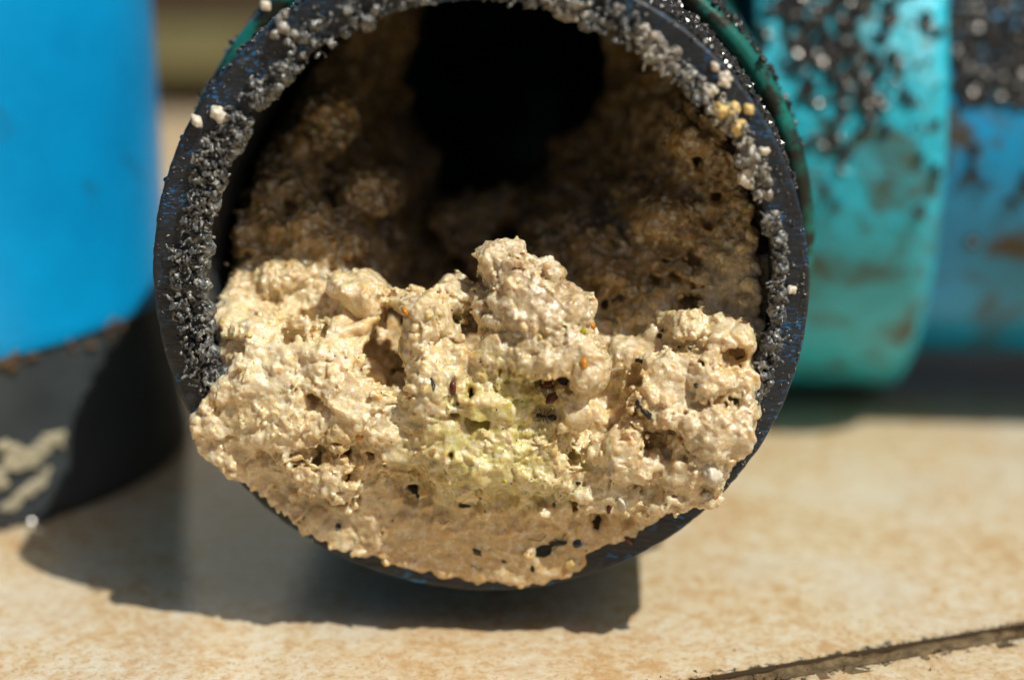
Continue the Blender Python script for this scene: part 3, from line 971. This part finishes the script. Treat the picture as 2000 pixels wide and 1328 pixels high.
def flake(name, a, b, w, h, angle, mat, label=None):
    """a thin irregular chip lying on the surface"""
    p, n = on_plug(a, b)
    t = np.array([math.cos(angle), 0, math.sin(angle)])
    t = t - n * np.dot(t, n)
    t /= np.linalg.norm(t)
    bi = np.cross(n, t)
    m = 12
    ring = []
    for k in range(m):
        q = 2 * math.pi * k / m
        s = 1 + random.uniform(-0.35, 0.25)
        ring.append((s * w * math.cos(q), s * h * math.sin(q)))
    top = [p + n * (0.22 + random.uniform(-.1, .12)) + t * u * 0.93 + bi * q for u, q in ring]
    bot = [p + n * -0.5 + t * u + bi * q for u, q in ring]
    v = np.array(top + bot + [p + n * 0.28])
    f = [(k, (k + 1) % m, 2 * m) for k in range(m)] + [((k + 1) % m, k, m + k, m + (k + 1) % m) for k in range(m)]
    o = mesh_obj(name, v + off, f, mat, plug, False)
    if label:
        o['label'] = label
    return o


bit('seed', 888, 757, 1.05, (1.3, 0.9, 0.8), M_SEED, label='red-brown seed on the left column')
bit('seed', 1068, 752, 1.0, (0.8, 0.8, 1.6), M_SEED)
bit('seed', 1078, 775, 0.95, (0.8, 0.8, 1.5), M_SEED, label='dark red husk in the hollow of the lump')
bit('seed', 1262, 808, 0.9, (0.8, 0.8, 1.6), M_BLACK)
bit('seed', 1190, 992, 0.8, (1.3, 0.8, 0.8), M_SEED)
bit('orange_bit', 704, 852, 0.75, (0.8, 0.8, 1.7), M_ORANGE)
bit('orange_bit', 1141, 708, 1.05, (1.2, 0.8, 1), M_ORANGE, label='glossy amber bit on the lump')
bit('orange_bit', 1158, 636, 0.7, (1, 1, 1), M_ORANGE)
bit('orange_bit', 790, 605, 0.7, (0.8, 0.8, 1.4), M_ORANGE)
bit('orange_bit', 838, 620, 0.7, (1, 1, 1), M_YELLOW)
bit('orange_bit', 858, 612, 0.6, (1, 1, 1), M_YELLOW)
bit('orange_bit', 484, 655, 0.75, (1.3, 1, 1), M_YELLOW)
bit('orange_bit', 1225, 1052, 0.8, (1.8, 0.8, 0.8), M_SEED)
bit('peel', 1143, 650, 1.0, (1.2, 0.7, 1), M_OLIVE, label='lime green scrap of peel on the lump')
bit('peel', 1080, 795, 0.6, (0.7, 0.7, 1.1), M_OLIVE)
bit('peel', 985, 940, 0.6, (1.4, 0.7, 0.8), M_OLIVE)
bit('bead', 1127, 1061, 0.85, (1, 1, 1), M_BEAD, rough=0.1, label='shiny dark blue bead near the bottom rim')
bit('crumb', 1140, 1066, 0.55, (0.9, 0.9, 1.2), M_WHITE)
bit('crumb', 1112, 1100, 1.05, (1.3, 0.9, 0.8), M_YELLOW)
bit('crumb', 1012, 655, 0.8, (1.3, 0.8, 0.9), M_WHITE)
bit('crumb', 1055, 660, 0.55, (1.2, 0.8, 0.9), M_YELLOW)
bit('crumb', 1392, 928, 1.7, (1.1, 0.9, 1.0), M_WHITE, 3, label='pale squarish crumb near the right edge')
bit('crumb', 1380, 968, 1.3, (1.1, 0.9, 0.9), M_WHITE, 3)
bit('crumb', 1210, 985, 1.5, (1.0, 0.6, 1.2), M_WHITE, 3)
flake('black_flake', 812, 958, 2.3, 0.75, -0.85, M_BLACK, 'long black chip below the lump')
flake('black_flake', 905, 988, 1.3, 0.4, 0.0, M_BLACK)
flake('black_flake', 932, 1078, 1.0, 0.55, -0.4, M_BLACK)
flake('black_flake', 1040, 1110, 0.35, 0.7, 0.2, M_BLACK)
flake('black_flake', 1168, 1018, 1.1, 1.7, -0.5, M_BLACK)
flake('black_flake', 1060, 1075, 2.4, 1.1, 0.25, M_BLACK, 'broad sooty black patch near the bottom rim')
flake('black_flake', 1090, 1060, 2.2, 0.5, 0.15, M_BLACK)
flake('black_flake', 1360, 752, 0.6, 0.35, 0.0, M_BLACK)
flake('black_flake', 985, 1096, 0.5, 0.3, -0.5, M_BLACK)
flake('black_flake', 1100, 742, 1.1, 0.8, 0.4, M_BLACK)
flake('black_flake', 1250, 705, 1.1, 0.35, -0.2, M_BLACK)
flake('black_flake', 1246, 790, 0.4, 0.75, 0.3, M_BLACK)
flake('black_flake', 661, 1028, 0.5, 0.8, -0.3, M_BLACK)
flake('black_flake', 727, 886, 0.4, 0.35, 0.0, M_BLACK)
flake('black_flake', 1129, 944, 0.4, 0.35, 0.0, M_BLACK)
flake('black_flake', 845, 750, 0.3, 1.1, 0.3, M_BLACK)
bits = []
for k in range(120):
    a, b = random.gauss(940, 260), random.uniform(600, 1130)
    p, n = on_plug(a, b)
    if p[1] > 6 or p is None or not HIT[0]:
        continue
    v, f = crumb(1, random.choice([0.08, 0.1, 0.12, 0.17]), (1, 1, 1))
    bits.append((v + p + n * 0.03 + off, f))
tag(mesh_obj('specks', *join(bits), M_BLACK, plug), kind='stuff')
# a short straw standing on the smear
p, n = on_plug(1127, 1048)
q = p + np.array([0.35, -1.6, 3.2])
dv = (q - p)
t = np.linspace(0, 2 * np.pi, 8, endpoint=False)
e1 = np.cross(dv, [0, 1, 0]); e1 /= np.linalg.norm(e1)
e2 = np.cross(dv, e1); e2 /= np.linalg.norm(e2)
v = np.concatenate([[p + dv * s + (e1 * math.cos(a) + e2 * math.sin(a)) * 0.22 for a in t] for s in (-0.1, 0.35, 0.7, 1.0)]) + off
mesh_obj('straw', v, grid_faces(4, 8, False, True), M_STRAW, plug)


FIBRES = []
for (a, b, l, an) in ((1050, 1052, 3.2, 0.3), (1075, 1070, 2.6, 0.1), (1095, 1050, 2.4, 0.5), (1030, 1080, 2.2, 0.4), (700, 1060, 2.0, -0.5), (870, 1020, 2.4, -0.1), (1085, 985, 3.0, 0.8), (930, 1108, 2.0, -0.2)):
    p, n = on_plug(a, b)
    t = np.array([math.cos(an), 0, math.sin(an)])
    t -= n * np.dot(t, n)
    bi = np.cross(n, t)
    FIBRES.append(np.array([p + n * (0.1 + 0.25 * math.sin(3.1 * k / 5)) + t * l * (k / 5 - 0.5) + bi * 0.35 * math.sin(k * 1.3 + a) for k in range(6)]))

# ------------------------------------------------------------------ an ant in the hollow below the lump
def ant(a, b, size, heading, label):
    p, n = on_plug(a, b)
    w = to_world(p)
    o = empty('ant', w, YAW)
    tag(o, label, 'ant', 'ants on the grease')
    t = np.array([math.cos(heading), -0.15, math.sin(heading)])
    t -= n * np.dot(t, n)
    t /= np.linalg.norm(t)
    s = np.cross(n, t)
    R = np.stack([t, s, n], 1)
    parts = []
    for cx, r, st in ((1.0, 0.42, (1, 0.95, 0.85)), (0.25, 0.28, (1.6, 0.8, 0.9)), (-0.35, 0.16, (1, 1, 1.3)), (-1.0, 0.55, (1.25, 0.95, 0.9))):
        v, f = ico(2)
        parts.append((v * np.array(st) * r + np.array([cx, 0, 0.5]), f))
    for side in (-1, 1):
        for lx, dx in ((0.55, 0.55), (0.25, 0.0), (-0.05, -0.6)):
            path = np.array([[lx, 0.15 * side, 0.45], [lx + dx * 0.4, 0.6 * side, 0.75], [lx + dx, 1.1 * side, 0.0]])
            parts.append(tube(path, 0.055))
        parts.append(tube(np.array([[1.3, 0.15 * side, 0.6], [1.6, 0.4 * side, 0.8], [1.95, 0.45 * side, 0.6]]), 0.04))
    v, f = join_mixed(parts)
    mesh_obj('body', (v * size) @ R.T, f, M_ANT, o)


def tube(path, r, m=6):
    vs = []
    for k, q in enumerate(path):
        d = path[min(k + 1, len(path) - 1)] - path[max(k - 1, 0)]
        e1 = np.cross(d, [0.3, 0.2, 1.0]); e1 /= np.linalg.norm(e1)
        e2 = np.cross(d, e1); e2 /= np.linalg.norm(e2)
        vs.append([q + r * (e1 * math.cos(a) + e2 * math.sin(a)) for a in np.linspace(0, 2 * np.pi, m, endpoint=False)])
    return np.concatenate(vs), grid_faces(len(path), m, False, True)


def join_mixed(parts):
    vs, fs, n = [], [], 0
    for v, f in parts:
        vs.append(v)
        fs += [tuple(int(i) + n for i in q) for q in f]
        n += len(v)
    return np.concatenate(vs), fs


for q in FIBRES:
    v, f = tube(q, 0.07, 5)
    mesh_obj('fibre', v + off, f, M_BLACK, plug)
ant(1066, 812, 1.15, 3.0, 'small dark ant in the hollow under the tall lump')

# ------------------------------------------------------------------ shavings and crumbs on the sawn rim
def rim(angle, s, out=0.0):
    """point on the sawn face; s = 0 at the bore, 1 at the outside"""
    a = math.radians(angle)
    r1 = np.array([RI * math.cos(a) + IX, RI * math.sin(a)])
    r2 = np.array([RO * math.cos(a), RO * math.sin(a)])
    q = r1 * (1 - s) + r2 * s
    return np.array([q[0], -out, q[1]])


def clump(points, vox=0.145, nz=1.0):
    """crumbly cluster from (position, radius) balls, meshed as one surface"""
    c = np.array([p for p, r in points])
    r = np.array([r for p, r in points])
    lo = (c - r[:, None]).min(0) - 1.0
    hi = (c + r[:, None]).max(0) + 1.0
    ax = [np.arange(lo[k], hi[k], vox, dtype=np.float32) for k in range(3)]
    G = np.full([len(q) for q in ax], 2.0, np.float32)
    for p, q in zip(c, r):
        sl_ = [np.searchsorted(ax[k], [p[k] - q - 0.8, p[k] + q + 0.8]) for k in range(3)]
        X_ = (ax[0][sl_[0][0]:sl_[0][1]] - p[0])[:, None, None]
        Y_ = (ax[1][sl_[1][0]:sl_[1][1]] - p[1])[None, :, None]
        Z_ = (ax[2][sl_[2][0]:sl_[2][1]] - p[2])[None, None, :]
        d = np.sqrt(X_ ** 2 + Y_ ** 2 + Z_ ** 2) - q
        v = np.s_[sl_[0][0]:sl_[0][1], sl_[1][0]:sl_[1][1], sl_[2][0]:sl_[2][1]]
        G[v] = smin(G[v], d, 0.16)
    b = np.nonzero(np.abs(G) < 1.0)
    Pn = np.stack([ax[0][b[0]], ax[1][b[1]], ax[2][b[2]]], -1)
    G[b] += 0.20 * nz * perlin(Pn, 0.9 * nz, 41) + 0.14 * nz * perlin(Pn, 0.45 * nz, 42) - 0.05
    return vdb_mesh(G, 0.0, lo, vox)


def swarf(a0, a1, s0, s1, n, rmin, rmax, lift=0.9, curls=True):
    pl = []
    for k in range(int(n * 1.35)):
        a = random.uniform(a0, a1)
        s = s0 + (s1 - s0) * random.random() ** 1.0
        r = 0.8 * rmin + (rmax - 0.8 * rmin) * random.random() ** 3.2
        base = rim(a, s, random.uniform(-0.2, lift))
        pl.append((base, r))
        if random.random() < 0.16:
            R_ = random.uniform(0.9, 1.5)
            pl.append((rim(a, s * 0.9, -R_ * random.uniform(0.45, 0.75)), R_))
        if curls and random.random() < 0.6:
            d = rng.normal(size=3); d[1] -= 0.8; d /= np.linalg.norm(d)
            b3 = base.copy()
            for j in range(1, random.randint(4, 9)):
                d = d + rng.normal(size=3) * 0.35
                d /= np.linalg.norm(d)
                b3 = b3 + d * 0.26
                pl.append((b3.copy(), max(0.17, min(0.3, r * 0.5) - 0.012 * j)))
    return pl


edges = list(range(143, 216, 6))
for k in range(len(edges) - 1):
    a0, a1 = edges[k], edges[k + 1]
    wmax = random.uniform(0.3, 0.6)
    v, f = clump(swarf(a0, a1 + 0.8, -0.16, wmax, 60, 0.2, 0.6, 1.7))
    mesh_obj('shaving_clump', v, f, M_SWARF, pipe)
for (a0, a1, s0, s1, n, r0, r1, mat) in (
        (128, 140, -0.15, 0.35, 40, 0.3, 0.8, M_SWARF), (112, 127, -0.1, 0.6, 42, 0.22, 0.8, M_SWARF), (98, 111, 0.1, 0.9, 30, 0.2, 0.5, M_SWARF), (80, 97, 0.0, 0.7, 40, 0.2, 0.55, M_SWARF),
        (70, 81, -0.1, 0.5, 40, 0.25, 0.7, M_PALE_SWARF), (60, 70, -0.2, 0.7, 60, 0.22, 0.75, M_SWARF), (50, 60, -0.2, 0.5, 55, 0.25, 0.8, M_PALE_SWARF), (42, 50, -0.15, 0.35, 40, 0.3, 0.8, M_SWARF),
        (28, 41, -0.12, 0.45, 50, 0.25, 0.75, M_PALE_SWARF), (20, 29, -0.1, 0.42, 45, 0.25, 0.85, M_PALE_SWARF), (8, 17, -0.05, 0.35, 46, 0.3, 0.8, M_SWARF), (0, 8, 0.0, 0.35, 40, 0.3, 0.75, M_SWARF), (-5, 1, 0.0, 0.3, 20, 0.3, 0.6, M_SWARF),
        (-17, -7, -0.1, 0.36, 60, 0.3, 0.85, M_SWARF), (-24, -18, 0.0, 0.3, 22, 0.25, 0.55, M_SWARF)):
    v, f = clump(swarf(a0, a1, s0, s1, n, r0, r1, 1.4))
    mesh_obj('shaving_clump', v, f, mat, pipe)
# tiny specks of swarf over the whole sawn face
sp = []
for k in range(1700):
    a = random.uniform(-40, 220)
    v, f = crumb(1, random.choice([0.06, 0.08, 0.1, 0.14, 0.2, 0.3]), (1.4, 0.6, 0.8), 0.5)
    q = random.random()
    sp.append((v + rim(a, q * q if random.random() < 0.6 else random.uniform(0.1, 0.98), 0.06), f))
tag(mesh_obj('swarf_specks', *join(sp), M_SWARF, pipe), kind='stuff')


def rim_crumb(a, b, r, mat, label, n=4, spread=0.75):
    p = at(a, b, -0.5)
    pl = [(rng.normal(size=3) * np.array([1, 0.5, 1]) * r * 0.5 * spread, r * random.uniform(0.35, 0.75)) for _ in range(n)]
    pl.append((np.zeros(3), r * 0.75))
    v, f = clump(pl, max(0.12, r * 0.11), 1.6)
    o = mesh_obj('grease_crumb', v, f, mat)
    o.location = Vector(to_world(p)) * S
    o.rotation_euler = (0, 0, YAW)
    tag(o, label, 'crumb', 'grease crumbs stuck to the sawn rim')


rim_crumb(425, 222, 1.6, M_WHITE, 'cream crumb on the upper left rim beside a blue scrape')
rim_crumb(385, 236, 1.0, M_WHITE, 'small white crumb at the outer edge of the upper left rim')
rim_crumb(386, 312, 1.3, M_PALE_SWARF, 'tan crumb topping the grey shavings on the left rim')
rim_crumb(552, 55, 1.3, M_PALE_SWARF, 'pale ridge of grease along the top left rim', 7, 1.5)
rim_crumb(1382, 178, 1.5, M_WHITE, 'largest of three white crumbs on the upper right rim')
rim_crumb(1414, 160, 1.0, M_WHITE, 'middle white crumb of three on the upper right rim')
rim_crumb(1398, 132, 0.8, M_WHITE, 'topmost small round white crumb of three on the upper right rim')
rim_crumb(1345, 150, 1.4, M_WHITE, 'frosty white crumb on grey shavings at the upper right bore')
rim_crumb(1425, 220, 1.7, M_YELLOW, 'yellow waxy crumb with a hole on the right rim', 7, 1.1)
rim_crumb(1464, 215, 1.0, M_YELLOW, 'yellow crumb at the outer edge of the right rim')
rim_crumb(1440, 250, 1.4, M_YELLOW, 'creamy yellow crumb just below the waxy one on the right rim')
rim_crumb(1460, 355, 1.5, M_WHITE, 'whitish lump at the bore edge halfway down the right rim')
rim_crumb(1493, 298, 0.7, M_WHITE, 'tiny star shaped white crumb alone on the right rim')
rim_crumb(1549, 567, 0.8, M_WHITE, 'lone white crumb on the far right of the rim')
rim_crumb(520, 12, 1.0, M_WHITE, 'pale crumb on the black grime outside the top left rim')

# ------------------------------------------------------------------ black grime
def grime_line():
    """sticky black beads along the pipe between the sawn rim and the socket"""
    out = []
    for k in range(1900):
        a = random.choice([random.uniform(18, 90), random.uniform(90, 168), random.uniform(35, 66)])
        if perlin(np.array([[a * 0.35, 0, 0]], np.float32), 3.0, 51)[0] < -0.45:
            continue
        y = random.uniform(2, 29) if random.random() < 0.8 else random.uniform(29, 46)
        r0 = RO if y < 29.5 else 59.2
        r = random.choice([0.25, 0.35, 0.45, 0.6, 0.85])
        v, f = crumb(1, r, (1, 1, 1), 0.3)
        q = math.radians(a)
        out.append((v + np.array([(r0 + r * 0.3) * math.cos(q), y, (r0 + r * 0.3) * math.sin(q)]), f))
    return join(out)


tag(mesh_obj('grime', *grime_line(), M_GRIME, pipe, False), kind='stuff')


def grime_on(xa, xb, r0, n, dens, seed, zoff, parent, lo=-10, hi=75, soft_=0.12, sizes=(0.4, 0.6, 0.9, 1.3)):
    out = []
    for k in range(n):
        x = random.uniform(xa, xb)
        a = random.uniform(lo, hi)
        pq = np.array([[x, a * 0.8, seed * 31.0]], np.float32)
        v = perlin(pq, 14, seed)[0] + 0.7 * perlin(pq, 4, seed + 1)[0] + dens(a) + random.gauss(0, soft_)
        if v < 0.1:
            continue
        r = random.choice(sizes)
        cv, cf = crumb(1, r, (1, 1, 1), 0.3)
        q = math.radians(a)
        out.append((cv + np.array([x, zoff - (r0 + r * 0.25) * math.cos(q), (r0 + r * 0.25) * math.sin(q)]), cf))
    return join(out)


tag(mesh_obj('grime', *grime_on(53, 91, 63.9, 5200, lambda a: -0.95 + 0.7 * math.exp(-((a - 26) / 22) ** 2), 61, YB, elbow, -10, 75, 0.4, (0.4, 0.6, 0.9, 1.4)), M_GRIME, elbow, False), kind='stuff')
tag(mesh_obj('grime', *grime_on(2, 60, 55.0, 9000, lambda a: -0.65 + 1.6 * (a > 16) + 0.4 * math.exp(-((a - 10) / 10) ** 2), 71, 0.0, branch, -20, 85), M_GRIME, branch, False), kind='stuff')
print('objects', len(scene.objects))
